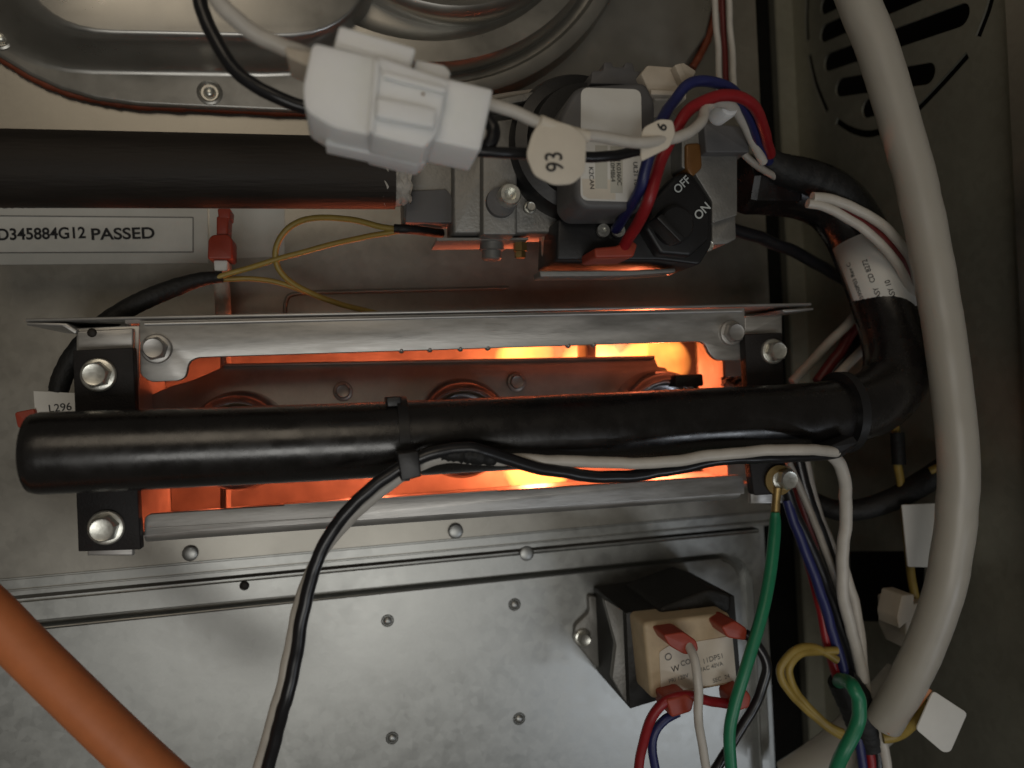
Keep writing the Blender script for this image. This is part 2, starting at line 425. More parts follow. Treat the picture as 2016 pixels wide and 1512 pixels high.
# vertical front edge of the cabinet at the far right
q0 = Vector(onwall(2004, 200))
ef = slab('front_edge_flange', xw-.0035, xw-.0003, -.30, .30, -q0.x*1000, -q0.x*1000+12, GALV, wall, .5)

# ------------------------------------------------------------------ upper cover and inducer
cov = thing('collector_cover', 'pressed steel cover with rounded bottom edge sealed in red, at the top', 'cover')
outl = [(-260, -260), (-120, 40), (0, 112), (60, 148), (120, 175), (190, 195), (270, 206), (400, 212), (560, 219), (800, 222), (1060, 215), (1200, 205), (1290, 180), (1350, 130), (1392, 70), (1408, 0), (1415, -100), (1415, -260)]
prism('cover_plate', outl, 0.2, 4, COVERM, cov, bev=1.2)
sp = [(-60, 80, 1.5)]+[(x, y+3, 1.5) for x, y in outl[2:9]]+[(700, 224, 1.5)]
tube('sealant_bead', sp, 7, SEAL, cov, n=10, jit=.22)
tube('sealant_bead', [(1363, 134, 1.6), (1385, 95, 1.6), (1402, 50, 1.6), (1412, 0, 1.6), (1415, -40, 1.6)], 8, SEAL, cov, n=10, jit=.12)
# the raised boss on the left: sloped wall and crown
def boss(name, rings, m, parent):
    bm = bmesh.new(); R = []
    for pts, d in rings: R.append([bm.verts.new(P(x, y, d)) for x, y in pts])
    n = len(R[0])
    for A, B in zip(R, R[1:]):
        for k in range(n): bm.faces.new((A[k], A[(k+1) % n], B[(k+1) % n], B[k]))
    bm.faces.new(R[-1])
    return finish(bm, name, m, parent, smooth=True, sharp=60)
def rb(x0, y0, x1, y1, r): return fillet([(x0, y0), (x1, y0), (x1, y1+6), (x0, y1-8)], r, 10)
br = []
for k in range(15):
    t = k/14; e = t*t*(3-2*t)
    br.append((rb(-80+118*t, -400+18*t, 780-46*t, 150-88*t, 262-74*t), 4+19*e))
boss('raised_boss', br, COVERM, cov)
for x, y in ((413, 183), (2, 75)):
    s = S(x, y, 4)
    lathe('washer', P(x, y, 4), [(24*s, 0), (24*s, .0006), (20*s, .0009), (16*s, .0003), (12*s, .0003)], COVERM, cov, 28)
    dome('rivet', x, y, 4.3, 12, 1.6, ZINC, cov)
ind = thing('inducer_housing', 'round stepped inducer fan housing cut off by the top edge', 'fan housing')
c = P(812, -235, 4); s = S(812, -100, 6)
lathe('outer_flange', c, [(455*s, 0), (455*s, .004), (449*s, .0075), (438*s, .0085), (424*s, .0085), (416*s, .0065), (404*s, .006), (398*s, .0048)], COVERM, ind, 96)
lathe('housing_step', c, [(398*s, .0), (396*s, .010), (388*s, .012), (350*s, .0125), (338*s, .0105), (318*s, .010), (300*s, .0105)], COVERM, ind, 96)
c2 = P(868, -235, 14); s2 = S(868, -100, 24)
lathe('housing_rim', c2, [(300*s2, -.006), (300*s2, .006), (294*s2, .0085), (284*s2, .0095), (268*s2, .0085), (258*s2, .006), (240*s2, .0045), (120*s2, .006), (0, .0065)], COVERM, ind, 96)

# ------------------------------------------------------------------ gas supply pipe
gp = thing('gas_supply_pipe', 'fat black iron gas pipe entering from the left into the valve', 'pipe')
tube('pipe', [(-260, 329, 50), (100, 333, 50), (500, 338, 50), (775, 342, 50)], 71, BLKIRON, gp, n=6, sides=48)
ptfe = []
bm = bmesh.new(); ca = P(752, 342, 50); cb = P(806, 343, 50); rad = 60*S(780, 342, 50)
ax = (cb-ca).normalized(); u = Vector((0, 1, 0)); v = ax.cross(u); rings = []
for i in range(12):
    t = i/11
    rings.append([bm.verts.new(ca+(cb-ca)*t+(u*math.cos(a)+v*math.sin(a))*rad*(1.10-.16*t+.06*math.sin(i*2.4)+random.uniform(-.04, .05))+ax*random.uniform(-.0006, .0006)) for a in [2*math.pi*k/40 for k in range(40)]])
for A, B in zip(rings, rings[1:]):
    for k in range(40): bm.faces.new((A[k], A[(k+1) % 40], B[(k+1) % 40], B[k]))
finish(bm, 'thread_tape', PTFE, gp, smooth=True, sharp=80)

# ------------------------------------------------------------------ gas valve
gv = thing('gas_valve', 'grey cast gas control valve with white label and black switch', 'gas valve')
prism('valve_body', fillet([(892, 300), (948, 300), (948, 190), (1020, 178), (1290, 178), (1345, 240), (1345, 330), (1400, 420), (1400, 456), (892, 460)], 8), 38, 52, CAST, gv, 1.2)
prism('inlet_boss', fillet([(792, 325), (950, 300), (950, 470), (892, 462), (892, 432), (795, 432)], 6), 34, 47, CAST, gv, 1.0)
prism('inlet_pocket', fillet([(800, 376), (878, 372), (892, 388), (892, 438), (798, 438)], [3, 3, 10, 3, 3]), 46, 48.5, GREYPL, gv, .4)
prism('body_column', fillet([(950, 240), (1018, 232), (1018, 462), (950, 462)], 6), 48, 57, CAST, gv, 1.2)
dc = P(1130, 300, 52); ds = S(1130, 300, 58)
lathe('diaphragm_cover', dc, [(142*ds, 0), (142*ds, .006), (134*ds, .0085), (112*ds, .0095), (104*ds, .014), (60*ds, .0145), (0, .0145)], BLKPL, gv, 64)
prism('mounting_strap', [(968, 198), (1020, 186), (1095, 172), (1128, 150), (1165, 148), (1165, 160), (1134, 162), (1104, 186), (1030, 200), (970, 210)], 40, 60, CAST, gv, .3)
prism('solenoid_housing', fillet([(1098, 235), (1135, 168), (1272, 160), (1292, 200), (1288, 395), (1262, 412), (1150, 412), (1132, 390), (1132, 300), (1104, 272)], [20, 24, 14, 14, 14, 14, 14, 10, 14, 14]), 64, 82, GREYPL, gv, 1.5)
lb = prism('valve_label', fillet([(1144, 172), (1262, 176), (1266, 398), (1143, 394)], 16), 82, 82.4, WPAPER, gv)
prism('label_band', [(1172, 286), (1196, 287), (1196, 372), (1172, 371)], 82.42, 82.5, DPAPER, lb)
prism('label_band', [(1202, 288), (1226, 289), (1226, 380), (1202, 380)], 82.42, 82.5, DPAPER, lb)
prism('label_band', [(1146, 352), (1212, 354), (1212, 393), (1158, 391), (1148, 384)], 82.42, 82.48, PAPER, lb)
for s_, x, y in (('12  K2CAN', 1164, 340), ('K0M864', 1206, 335), ('K1K0360C', 1218, 335), ('UL21 100W', 1252, 352)):
    text(s_, x, y, 82.62, 9, -90, INK, lb, sx=1.05)
prism('top_clip', fillet([(1163, 165), (1166, 140), (1188, 138), (1190, 122), (1204, 122), (1208, 132), (1228, 132), (1232, 122), (1246, 124), (1250, 140), (1300, 142), (1300, 168)], 3), 58, 70, GREYPL, gv, .5)
prism('valve_base', fillet([(1098, 430), (1290, 425), (1335, 342), (1362, 340), (1402, 398), (1402, 482), (1378, 522), (1300, 512), (1095, 512)], 8), 40, 62, BLKPL, gv, 1.0)
sw = prism('switch_knob', fillet([(1283, 395), (1330, 345), (1360, 342), (1399, 400), (1399, 470), (1360, 505), (1300, 500), (1270, 450)], 6), 62, 67, BLKPL, gv, 1.2)
ks = S(1330, 440, 66)
lathe('knob_dial', P(1322, 446, 67), [(38*ks, 0), (36*ks, .0035), (31*ks, .0042), (0, .0042)], BLKPL, sw, 40)
prism('knob_grip', fillet([(1292, 428), (1304, 420), (1350, 468), (1340, 477)], 4), 71, 78, BLKPL, sw, .8)
text('OFF', 1343, 364, 67.3, 16, 42, WINK, sw, bold=.015); text('ON', 1383, 416, 67.3, 17, 42, WINK, sw, bold=.015)
prism('side_tower', fillet([(1342, 262), (1380, 236), (1470, 248), (1477, 300), (1452, 306), (1452, 424), (1402, 440), (1402, 396), (1366, 338), (1342, 330)], 5), 20, 60, CAST, gv, 1.0)
prism('tower_rib', fillet([(1385, 240), (1470, 250), (1476, 300), (1390, 300)], 5), 60, 64, GREYPL, gv, .8)
prism('brown_coil', fillet([(1350, 282), (1380, 280), (1384, 330), (1362, 350), (1350, 330)], 8), 50, 61, BROWN, gv, 1)
so = P(1412, 228, 72); ss = S(1412, 228, 84)
lathe('nylon_standoff', so, [(21*ss, 0), (21*ss, .006), (18*ss, .0075), (10*ss, .0078), (8*ss, .0066), (0, .0066)], NYLON, gv, 32)
# socket screw and its boss
bs = S(995, 390, 58)
lathe('screw_boss', P(985, 400, 57), [(30*bs, 0), (29*bs, .002), (0, .002)], GREYPL, gv, 32)
lathe('socket_screw', P(1000, 388, 59), [(22*bs, 0), (22*bs, .003), (19*bs, .0038), (12*bs, .0038), (11*bs, .001), (0, .001)], ZINC, gv, 28)
bolt(1042, 410, 57, 13, ZINC, gv, 'small_screw', tall=2.5)
for x, y0, y1, r_, m_ in ((968, 470, 512, 24, CAST), (1078, 432, 506, 15, ZINC), (1024, 478, 508, 14, BRASS)):
    a, b_ = P(x, y0, 45), P(x, y1, 45); q = r_*S(x, y0, 45); h_ = (b_-a).length
    lathe('bottom_fitting', a, [(q, 0), (q, h_*.55), (q*.82, h_*.6), (q*.82, h_*.92), (q*.7, h_)], m_, gv, 6 if m_ is BRASS else 24, axis=b_-a)
prism('bottom_plate', [(860, 468), (1040, 468), (1040, 472), (860, 474)], 35, 50, CAST, gv)
prism('lower_lip', fillet([(1062, 533), (1236, 532), (1330, 528), (1330, 536), (1232, 543), (1064, 545)], 3), 48, 56, CAST, gv, .4)
prism('outlet_fitting', fillet([(1402, 428), (1448, 424), (1450, 470), (1432, 480), (1402, 482)], 4), 30, 58, CAST, gv, .8)
bolt(1392, 484, 56, 12, ZINC, gv, 'small_screw', tall=2)
bolt(1165, 416, 62, 16, ZINC, gv, 'small_screw', tall=3)
for x in (1186, 1216):
    es = S(x, 455, 64)
    lathe('spade_eyelet', P(x, 455, 63), [(13*es, 0), (13*es, .0012), (6*es, .0012), (5*es, .0004), (0, .0004)], ZINC, gv, 24)
# beige plug on the valve top
bp_ = thing('small_plug', 'small beige nylon plug on top of the gas valve', 'connector')
prism('plug_body', fillet([(1262, 145), (1275, 128), (1330, 132), (1345, 122), (1372, 140), (1352, 172), (1352, 196), (1290, 198), (1278, 180)], 4), 60, 74, BEIGE, bp_, .8)
prism('plug_rib', fillet([(1282, 176), (1350, 180), (1350, 188), (1282, 186)], 2), 74, 76.5, BEIGE, bp_, .5)
prism('plug_latch', fillet([(1328, 128), (1340, 124), (1356, 160), (1344, 164)], 2), 74, 77, BEIGE, bp_, .5)
rt = thing('red_terminal_boot', 'glossy red terminal boot under the gas valve label', 'terminal')
prism('boot', fillet([(1170, 488), (1215, 484), (1238, 470), (1256, 480), (1248, 506), (1172, 508)], 6), 62, 74, REDPL, rt, 2, 3)
# the gas valve is joined to the manifold by a black union at its right

# ------------------------------------------------------------------ white in-line plug
pc = thing('plug_connector', 'large milky white nylon wire plug tilted in front of the valve', 'connector')
prism('receptacle', fillet([(616, 84), (748, 116), (738, 268), (655, 250), (600, 216), (597, 170)], [14, 3, 3, 16, 16, 16]), 106, 122, NYLON, pc, 2.2, 4)
prism('collar', fillet([(744, 110), (884, 158), (874, 196), (862, 262), (836, 290), (800, 282), (728, 264)], 7), 104, 124, NYLON, pc, 1.8, 4)
prism('plug_half', fillet([(872, 152), (971, 176), (946, 296), (852, 276)], 6), 106, 121, NYLON, pc, 1.8, 4)
prism('seam_rib', fillet([(738, 118), (748, 120), (736, 262), (726, 258)], 2), 118, 125, NYLON, pc, .8, 3)
prism('seam_rib', fillet([(756, 140), (880, 172), (877, 182), (754, 150)], 2), 120, 125.2, NYLON, pc, .7, 3)
prism('latch', fillet([(668, 49), (820, 94), (806, 140), (655, 98)], 8), 104, 118, NYLON, pc, 1.8, 4)
prism('latch_groove', fillet([(662, 84), (808, 126), (806, 134), (660, 92)], 2), 116, 119.2, NYLON, pc, .6, 3)
prism('latch', fillet([(818, 116), (876, 128), (888, 142), (882, 164), (812, 150)], 6), 102, 115, NYLON, pc, 1.4, 3)
prism('latch', fillet([(644, 266), (740, 292), (805, 312), (840, 318), (820, 326), (740, 306), (640, 284)], 5), 106, 112, NYLON, pc, 1.0, 3)
prism('lock_tab', fillet([(742, 190), (860, 214), (856, 250), (740, 228)], 8), 123.5, 126, NYLON, pc, 1.0, 3)
prism('wire_neck', fillet([(560, 92), (614, 104), (606, 130), (566, 112)], 4), 104, 114, BEIGE, pc, 1.5, 3)
dome('stain_dot', 833, 185, 124.1, 3.2, .2, BROWN, pc)

# ------------------------------------------------------------------ burner box
bb = thing('burner_box', 'glowing steel burner box opening behind the black manifold', 'burner box')
zb = 78
cx0, cx1, cz0, cz1 = bx0-.02, xr-.003, bz0-.012, bz1+.02
slab('back_wall', cx0-.001, cx1+.001, cz0-.001, cz1+.001, -zb-1.5, -zb, BURNM, bb, 0)
slab('top_wall', bx0-.001, bx1+.001, bz1, bz1+.001, 14, 40, BURNM, bb, 0)
slab('bottom_wall', bx0-.001, bx1+.001, bz0-.001, bz0, -1, 38, BURNM, bb, 0)
slab('side_wall', bx0-.0011, bx0, bz0, bz1, -1, 38, BURNM, bb, 0)
slab('side_wall', bx1, bx1+.0011, bz0, bz1, -1, 20, BURNM, bb, 0)
slab('cavity_wall', cx0, cx1, cz1, cz1+.001, -zb, -1.3, BURNM, bb, 0); slab('cavity_wall', cx0, cx1, cz0-.001, cz0, -zb, -1.3, BURNM, bb, 0)
slab('cavity_wall', cx0-.001, cx0, cz0, cz1, -zb, -1.3, BURNM, bb, 0); zl = P(1290, 745, -45).z
sheet('cavity_wall', [(.0013, cz0), (zb*MM, cz0), (zb*MM, cz1), (.0013, cz1)], [[(.022+.0025*(1+math.cos(a)), zl+.0035*math.sin(a)) for a in [k*math.pi/8 for k in range(16)]]], lambda u, v, t: Vector((cx1+t, u, v)), .001, BURNM, bb)  # oval hole added so flame light spills onto the cabinet wall
# face plate of the burners with its stepped right end
fp = prism('burner_plate', fillet([(272, 790), (330, 762), (380, 748), (440, 722), (1290, 706), (1296, 722), (1312, 724), (1322, 745), (1326, 915), (440, 945), (300, 960), (272, 900)], [3, 20, 10, 8, 4, 3, 6, 8, 3, 3, 3, 3]), 16, 18, BURNM, bb, .4)
prism('plate_lip', [(440, 716), (1290, 700), (1290, 707), (440, 723)], 2, 20, BURNM, bb, .4)
for x, y in ((675, 770), (1016, 752)):
    bolt(x, y, 18, 19, BURNM, bb, 'plate_screw', tall=2.5)
for i, (x, y) in enumerate(((476, 866), (906, 842), (1292, 826))):
    bq = thing('gas_burner', ('left round dark burner inlet peeking out above the black manifold', 'middle round dark burner inlet with a white glint above the manifold', 'right round dark burner inlet next to the brightest flame')[i], 'burner', 'burner inlets behind the manifold')
    q = S(x, y, 22)
    lathe('inlet_bell', P(x, y, 18.2), [(60*q, -.002), (62*q, .005), (66*q, .0095), (72*q, .0120), (79*q, .0128), (86*q, .0120), (92*q, .0098), (97*q, .006), (99*q, .001), (99*q, 0)], mat('burner_bell_steel' if i == 0 else 'burner_bell_steel_%s' % 'ab'[i-1], (.42, .42, .44), .2, .95, noise=.2, nscale=100), bq, 56)
    lathe('orifice_tip', P(x, y, 20), [(20*q, 0), (20*q, .008), (8*q, .012)], BRASS, bq, 6)
    # burner tube reaching into the box behind the plate
    lathe('burner_tube', P(x, y, 15), [(62*q, 0), (60*q, -.03), (75*q, -.07)], BURNM, bq, 32)
# upright stops inside the box
for x0, x1 in ((432, 446), ):
    prism('inner_stop', [(x0, 640), (x1, 640), (x1, 1010), (x0, 1010)], 2, 12, BURNM, bb, 1.2)
prism('inner_stop', [(1155, 640), (1175, 640), (1175, 705), (1155, 705)], -12, 0, BURNM, bb, 1.0)
prism('sensor_block', fillet([(1330, 738), (1384, 736), (1386, 760), (1330, 762)], 4), 22, 34, BLKPL, bb, .8)
prism('end_baffle', fillet([(1398, 690), (1476, 690), (1476, 960), (1398, 960)], 8), 4, 6, BURNM, bb, .5)
# crumpled foil end of a baffle
bm = bmesh.new(); gridv = [[bm.verts.new(P(1420+i*9, 742+j*6, 22+random.uniform(-3.5, 3.5))) for i in range(7)] for j in range(4)]
for j in range(3):
    for i in range(6): bm.faces.new((gridv[j][i], gridv[j][i+1], gridv[j+1][i+1], gridv[j+1][i]))
fo = finish(bm, 'crumpled_foil', BURNM, bb)
md = fo.modifiers.new('s', 'SOLIDIFY'); md.thickness = .0004

# flames
def flame(label, x, y, d, w_, h_, ln, e, seedv):
    random.seed(seedv)
    c0 = P(x, y, d); q = S(x, y, d); prof = []
    for k in range(9):
        t = k/8; prof.append((max(w_*q*(math.sin(math.pi*min(t*.8+.12, 1))**.8)*(1+random.uniform(-.12, .12)), 0 if k == 8 else 2e-4), -ln*MM*t))
    o = lathe('flame', c0, prof, FLAME, None, 20)
    return tag(o, label, 'flame', 'gas flames inside the burner box')
flame('brightest yellow flame at the right end of the slot', 1335, 712, -14, 60, 50, 60, 0, 1)
flame('yellow flame left of the brightest one in the upper slot', 1200, 705, -14, 46, 40, 60, 0, 2)
flame('dim orange flame left of the two bright flames in the upper slot', 1060, 700, -22, 60, 30, 50, 0, 4)
flame('flame showing under the manifold near the loose wires', 1085, 925, -20, 70, 40, 55, 0, 3)
def flame_lamp(x, y, d, pwr, r=.006):
    l = bpy.data.lights.new('flame_light', 'POINT'); l.energy = pwr; l.color = (1, .20, .085); l.shadow_soft_size = r
    o = bpy.data.objects.new('flame_light', l); C.objects.link(o); o.location = P(x, y, d)
flame_lamp(1290, 745, -45, .46); flame_lamp(1050, 870, -50, .22); flame_lamp(720, 850, -50, .11); flame_lamp(420, 850, -40, .035)

# rails
ur = thing('upper_rail', 'silver sheet metal rail along the top of the burner slot', 'rail')
prism('rail_face', fillet([(274, 632), (1466, 606), (1468, 702), (1456, 710), (1412, 710), (1398, 698), (1388, 676), (1376, 672), (880, 688), (470, 701), (388, 704), (372, 712), (366, 742), (352, 750), (296, 752), (276, 738)], [2, 2, 8, 5, 9, 9, 8, 8, 0, 0, 8, 10, 9, 9, 9, 9]), 40, 42, RAILM, ur, .5)
prism('top_flange', [(50, 627), (1598, 596), (1598, 601), (50, 633)], 14, 42.5, RAILM, ur, .3)
prism('flange_lip', [(52, 634), (130, 636), (152, 650), (148, 658), (122, 642), (52, 640)], 10, 42, RAILM, ur, .3)
prism('flange_lip', [(1540, 610), (1602, 606), (1602, 610), (1546, 615)], 10, 42, RAILM, ur, .3)
for x in (790, 846, 906, 960, 1118, 1168): dome('edge_burr', x, 690-(x-790)*.03, 41, 6, 1.2, RAILM, ur, 10)
bolt(309, 687, 42, 29, RAILM, ur); bolt(1438, 656, 42, 25, RAILM, ur)
tube('fold_line', [(285, 638, 42), (800, 626, 42), (1460, 612, 42)], 3.5, RAILM, ur)
lr = thing('lower_rail', 'silver sheet metal rail with bent lower edge under the manifold', 'rail')
prism('rail_face', fillet([(284, 1013), (1464, 935), (1466, 972), (284, 1055)], [16, 12, 2, 2]), 40, 42, RAILM, lr, .5)
bm = bmesh.new(); prof = [(40, 42.0), (46, 41.8), (52, 41), (57, 39.4), (60, 37), (62, 33), (62, 18), (59, 18), (58, 36), (40, 40)]
ends = [[bm.verts.new(P(fx, top+h*k_, 42)+Vector((0, (42-dd)*MM, 0))) for h, dd in prof] for fx, top, k_ in ((284, 1013, 1.0), (1458, 935, .86))]
A, B = ends
for k in range(len(A)): bm.faces.new((A[k], A[(k+1) % len(A)], B[(k+1) % len(A)], B[k]))
bm.faces.new(A); bm.faces.new(B)
finish(bm, 'rail_bend', RAILM, lr, smooth=True, sharp=50)
for pl in (((560, 994), (980, 966)), ((300, 1040), (700, 1016))): tube('scuff_ridge', [(*pl[0], 42), (*pl[1], 42)], 1.2, RAILM, lr)
# end flanges of the box behind the black brackets
prism('end_flange', [(150, 646), (276, 640), (274, 700), (262, 1094), (172, 1094), (168, 1010), (150, 1000)], 38, 40, RAILM, bb, .4)
prism('end_flange', [(1468, 622), (1540, 620), (1546, 990), (1530, 992), (1478, 992)], 38, 39.6, RAILM, bb, .4)
prism('flange_tab', fillet([(152, 652), (262, 646), (262, 690), (152, 694)], 4), 40, 42, RAILM, bb, .4)
prism('flange_tab', fillet([(1466, 624), (1538, 622), (1540, 656), (1466, 660)], 3), 40, 41.4, RAILM, bb, .4)
dome('flange_rivet', 181, 655, 42, 9, .6, BLKIRON, bb)

# ------------------------------------------------------------------ manifold
mf = thing('gas_manifold', 'thick black enamelled manifold pipe across the burner slot bending up right', 'pipe')
path = [(64, 893, 62), (300, 884, 62), (700, 868, 62), (1100, 848, 62), (1400, 831, 62), (1560, 822, 62), (1650, 812, 61.5), (1712, 795, 60.5), (1752, 762, 58), (1766, 715, 55), (1758, 655, 50), (1738, 590, 45), (1712, 520, 41), (1680, 450, 38), (1640, 400, 37), (1580, 372, 37), (1500, 362, 37)]
ws = [P(*p) for p in path]; rm = 79*S(300, 884, 62)
sm = crom(ws, 8); rads = [rm]*len(sm)
sm = [sm[0]+(sm[0]-sm[1]).normalized()*.0006]+sm; rads = [rm*.80]+[rm*.95]+[rm]*(len(sm)-2)
for i in range(3): pass
sweep('pipe', sm, rads, BLK, mf, 56)
bk = prism('bracket', fillet([(143, 690), (262, 684), (268, 830), (148, 832)], 3), 42.5, 46, BLKBR, mf, .5); bolt(195, 738, 46, 33, ZINC, bk)
bk = prism('bracket', fillet([(149, 950), (270, 945), (277, 1082), (154, 1086)], 3), 42.5, 46, BLKBR, mf, .5); bolt(210, 1038, 46, 34, ZINC, bk)
bk = prism('bracket', fillet([(1466, 658), (1540, 655), (1544, 770), (1472, 775)], 3), 42.5, 46, BLKBR, mf, .5); bolt(1520, 692, 46, 25, ZINC, bk)
bk = prism('bracket', fillet([(1474, 890), (1544, 885), (1548, 972), (1484, 976)], 8), 42.5, 46, BLKBR, mf, .5); bolt(1541, 942, 46, 26, ZINC, bk)
# union nut at the valve
a, b_ = P(1452, 362, 40), P(1566, 364, 38)
lathe('union_nut', a, [(56*S(1500, 360, 40), 0), (60*S(1500, 360, 40), .002), (60*S(1500, 360, 40), (b_-a).length*.8), (48*S(1500, 360, 40), (b_-a).length)], BLK, mf, 8, axis=b_-a, smooth=False)
# wrapped label on the bent pipe: a patch of a cylinder around the pipe run
A_, B_ = Vector(P(1697, 475, 40)), Vector(P(1756, 625, 47)); axl = (B_-A_); ln = axl.length; axl.normalize()
toC = (CAM-(A_+B_)/2); toC -= axl*toC.dot(axl); toC.normalize(); side = axl.cross(toC); rl = rm*1.015
def lab(u_, v_, off=0.0): an = v_; return A_+axl*u_+(toC*math.cos(an)+side*math.sin(an))*(rl+off)
def lab_patch(name, u0, u1, v0, v1, off, m_, parent):
    bm = bmesh.new(); n = 16
    a = [bm.verts.new(lab(u0, v0+(v1-v0)*k/n, off)) for k in range(n+1)]; b = [bm.verts.new(lab(u1, v0+(v1-v0)*k/n, off)) for k in range(n+1)]
    for k in range(n): bm.faces.new((a[k], a[k+1], b[k+1], b[k]))
    o = finish(bm, name, m_, parent, smooth=True); md = o.modifiers.new('s', 'SOLIDIFY'); md.thickness = .00012; md.offset = 1
    return o
pl_ = lab_patch('pipe_label', 0, ln, -1.25, 1.1, .0001, WPAPER, mf)
def labtext(s_, uc, vc, size, flip=-1):
    def fr(Xl, Zl): return lab(uc - Xl, vc + Zl/rl, .00045)
    return text(s_, 1700, 550, 45, size, 0, INK, pl_, frame=fr, sx=1.0)
random.seed(3)

# ------------------------------------------------------------------ zip ties
zt = thing('cable_tie', 'black cable tie with a square head round the middle of the manifold', 'cable tie')
def tie(px, py, d, rpx, wpx, parent, ang=4):
    c0 = P(px, py, d); r = rpx*S(px, py, d); wv = wpx*S(px, py, d)
    axv = (P(px+100, py-5, d)-c0).normalized()
    lathe('strap', c0, [(r, -wv/2), (r*1.04, -wv/2), (r*1.04, wv/2), (r, wv/2)], BLKPL, parent, 48, axis=axv)
tie(792, 864, 62, 80, 20, zt)
prism('tie_head', fillet([(782, 893), (824, 888), (830, 938), (790, 948)], 4), 68, 82, BLKPL, zt, .8)
prism('tie_bump', fillet([(760, 782), (790, 780), (790, 800), (762, 802)], 4), 56, 68, BLKPL, zt, .8)
zt2 = thing('cable_tie', 'black cable tie at the right bend of the manifold holding the cords', 'cable tie')
tie(1655, 812, 61.5, 77, 18, zt2)
prism('tie_head', fillet([(1630, 880), (1680, 858), (1690, 872), (1642, 900)], 4), 62, 76, BLKPL, zt2, .8)

# ------------------------------------------------------------------ hoses
def wire(name, label, cat, pts, r, m_, group=None, n=8, sides=12, **k):
    if name.endswith('wire'): k.setdefault('wob', .28)
    return tag(tube(name, pts, r, m_, None, n, sides, **k), label, cat, group)
wire('rubber_hose', 'thick orange rubber hose crossing the lower left corner', 'hose', [(-160, 1090, 62), (-40, 1188, 64), (50, 1278, 66), (140, 1366, 68), (235, 1458, 70), (330, 1545, 72), (420, 1620, 74)], 47, HOSE, sides=36)
wire('silicone_tube', 'translucent milky silicone tube bowing down the right side', 'tube', [(1640, -120, 72), (1690, 0, 72), (1738, 130, 72), (1780, 270, 72), (1815, 410, 72), (1843, 560, 72), (1868, 720, 72), (1884, 880, 72), (1884, 1010, 70), (1864, 1140, 67), (1826, 1260, 62), (1778, 1360, 56), (1740, 1420, 50)], 38, SILI, sides=36, bore=.6, wob=.06)
wire('drain_spout', 'pale plastic drain spout where the silicone tube ends, bottom right', 'spout', [(1790, 1345, 40), (1720, 1420, 34), (1640, 1490, 26), (1560, 1545, 20)], [50, 48, 46, 46], SILI, sides=32)

# ------------------------------------------------------------------ wires, upper area
WG = 'single insulated wires in the compartment'
wire('white_wire', 'thick white wire from the top edge into the big white plug', 'wire', [(405, -40, 112), (440, 15, 112), (500, 62, 111), (570, 98, 110), (620, 118, 108)], 17, WHITEW, WG)
wire('black_wire', 'black wire curving from the top edge behind the big white plug', 'wire', [(385, -40, 92), (400, 20, 92), (430, 90, 92), (475, 148, 92), (540, 190, 92), (610, 214, 92)], 14, BLACKW, WG)
wire('white_wire', 'white wire leaving the plug, sagging to the nylon standoff', 'wire', [(955, 200, 110), (1010, 220, 109), (1070, 246, 108), (1130, 262, 106), (1200, 274, 104), (1280, 280, 101), (1345, 266, 97), (1380, 240, 92), (1390, 212, 88), (1412, 200, 84), (1445, 215, 78), (1470, 255, 70), (1502, 318, 60)], 11, WHITEW, WG)
wire('black_wire', 'black wire passing behind the number tag from the plug', 'wire', [(930, 296, 102), (985, 301, 102), (1060, 304, 101), (1160, 310, 99), (1210, 306, 98), (1262, 296, 95)], 11, BLACKW, WG)
wire('black_wire', 'short glossy black loop at the right end of the plug', 'wire', [(945, 300, 100), (966, 280, 101), (970, 255, 101), (958, 232, 100)], 14, BLACKW, WG)
wire('thin_wire', 'thin pale wire running behind the plug to the valve strap', 'wire', [(940, 206, 50), (980, 192, 52), (1050, 182, 52), (1110, 172, 50)], 7, GREYW, WG)
wire('blue_wire', 'blue wire arching over the gas valve to its terminal', 'wire', [(1212, 452, 68), (1236, 418, 78), (1258, 375, 88), (1278, 312, 92), (1294, 250, 92), (1326, 200, 86), (1356, 166, 85), (1398, 160, 84), (1440, 178, 82), (1472, 222, 77), (1490, 270, 68), (1515, 318, 56)], 11, BLUEW, WG)
wire('red_wire', 'red wire arching over the nylon standoff of the valve', 'wire', [(1226, 490, 72), (1250, 452, 80), (1275, 396, 89), (1298, 330, 90), (1325, 265, 90), (1360, 215, 89), (1405, 190, 88), (1452, 190, 86), (1488, 214, 82), (1505, 260, 72), (1516, 305, 60)], 12, REDW, WG)
for i, (x, lab_) in enumerate(((1406, 'left of two thin white wires hanging from the top edge beside the valve'), (1434, 'right of two thin white wires hanging from the top edge beside the valve'))):
    wire('thin_wire', lab_, 'wire', [(x, -40, 22), (x+3, 40, 22), (x+8, 110, 24), (x+10, 175, 30)], 6, WHITEW, WG)
wire('thin_wire', 'dark wire between the two thin white wires at the top', 'wire', [(1420, -40, 18), (1425, 60, 18), (1430, 170, 22)], 6, MAROON, WG)
wire('white_wire', 'short white wire entering the black sleeve right of the valve', 'wire', [(1440, 262, 62), (1462, 300, 60), (1490, 325, 58), (1530, 350, 52)], 7, GREYW, WG)
wire('harness_sleeve', 'black taped cable bundle right of the gas valve', 'cable', [(1500, 310, 52), (1545, 335, 52), (1600, 352, 52), (1650, 375, 52), (1685, 410, 50), (1700, 445, 46)], [24, 30, 33, 32, 28, 22], TAPE, jit=.05, sides=24)
wire('white_wire', 'upper of two white wires on the black bent pipe', 'wire', [(1600, 388, 58), (1640, 394, 58), (1690, 414, 58), (1745, 450, 58), (1785, 500, 57), (1805, 560, 55)], 10, WHITEW, WG)
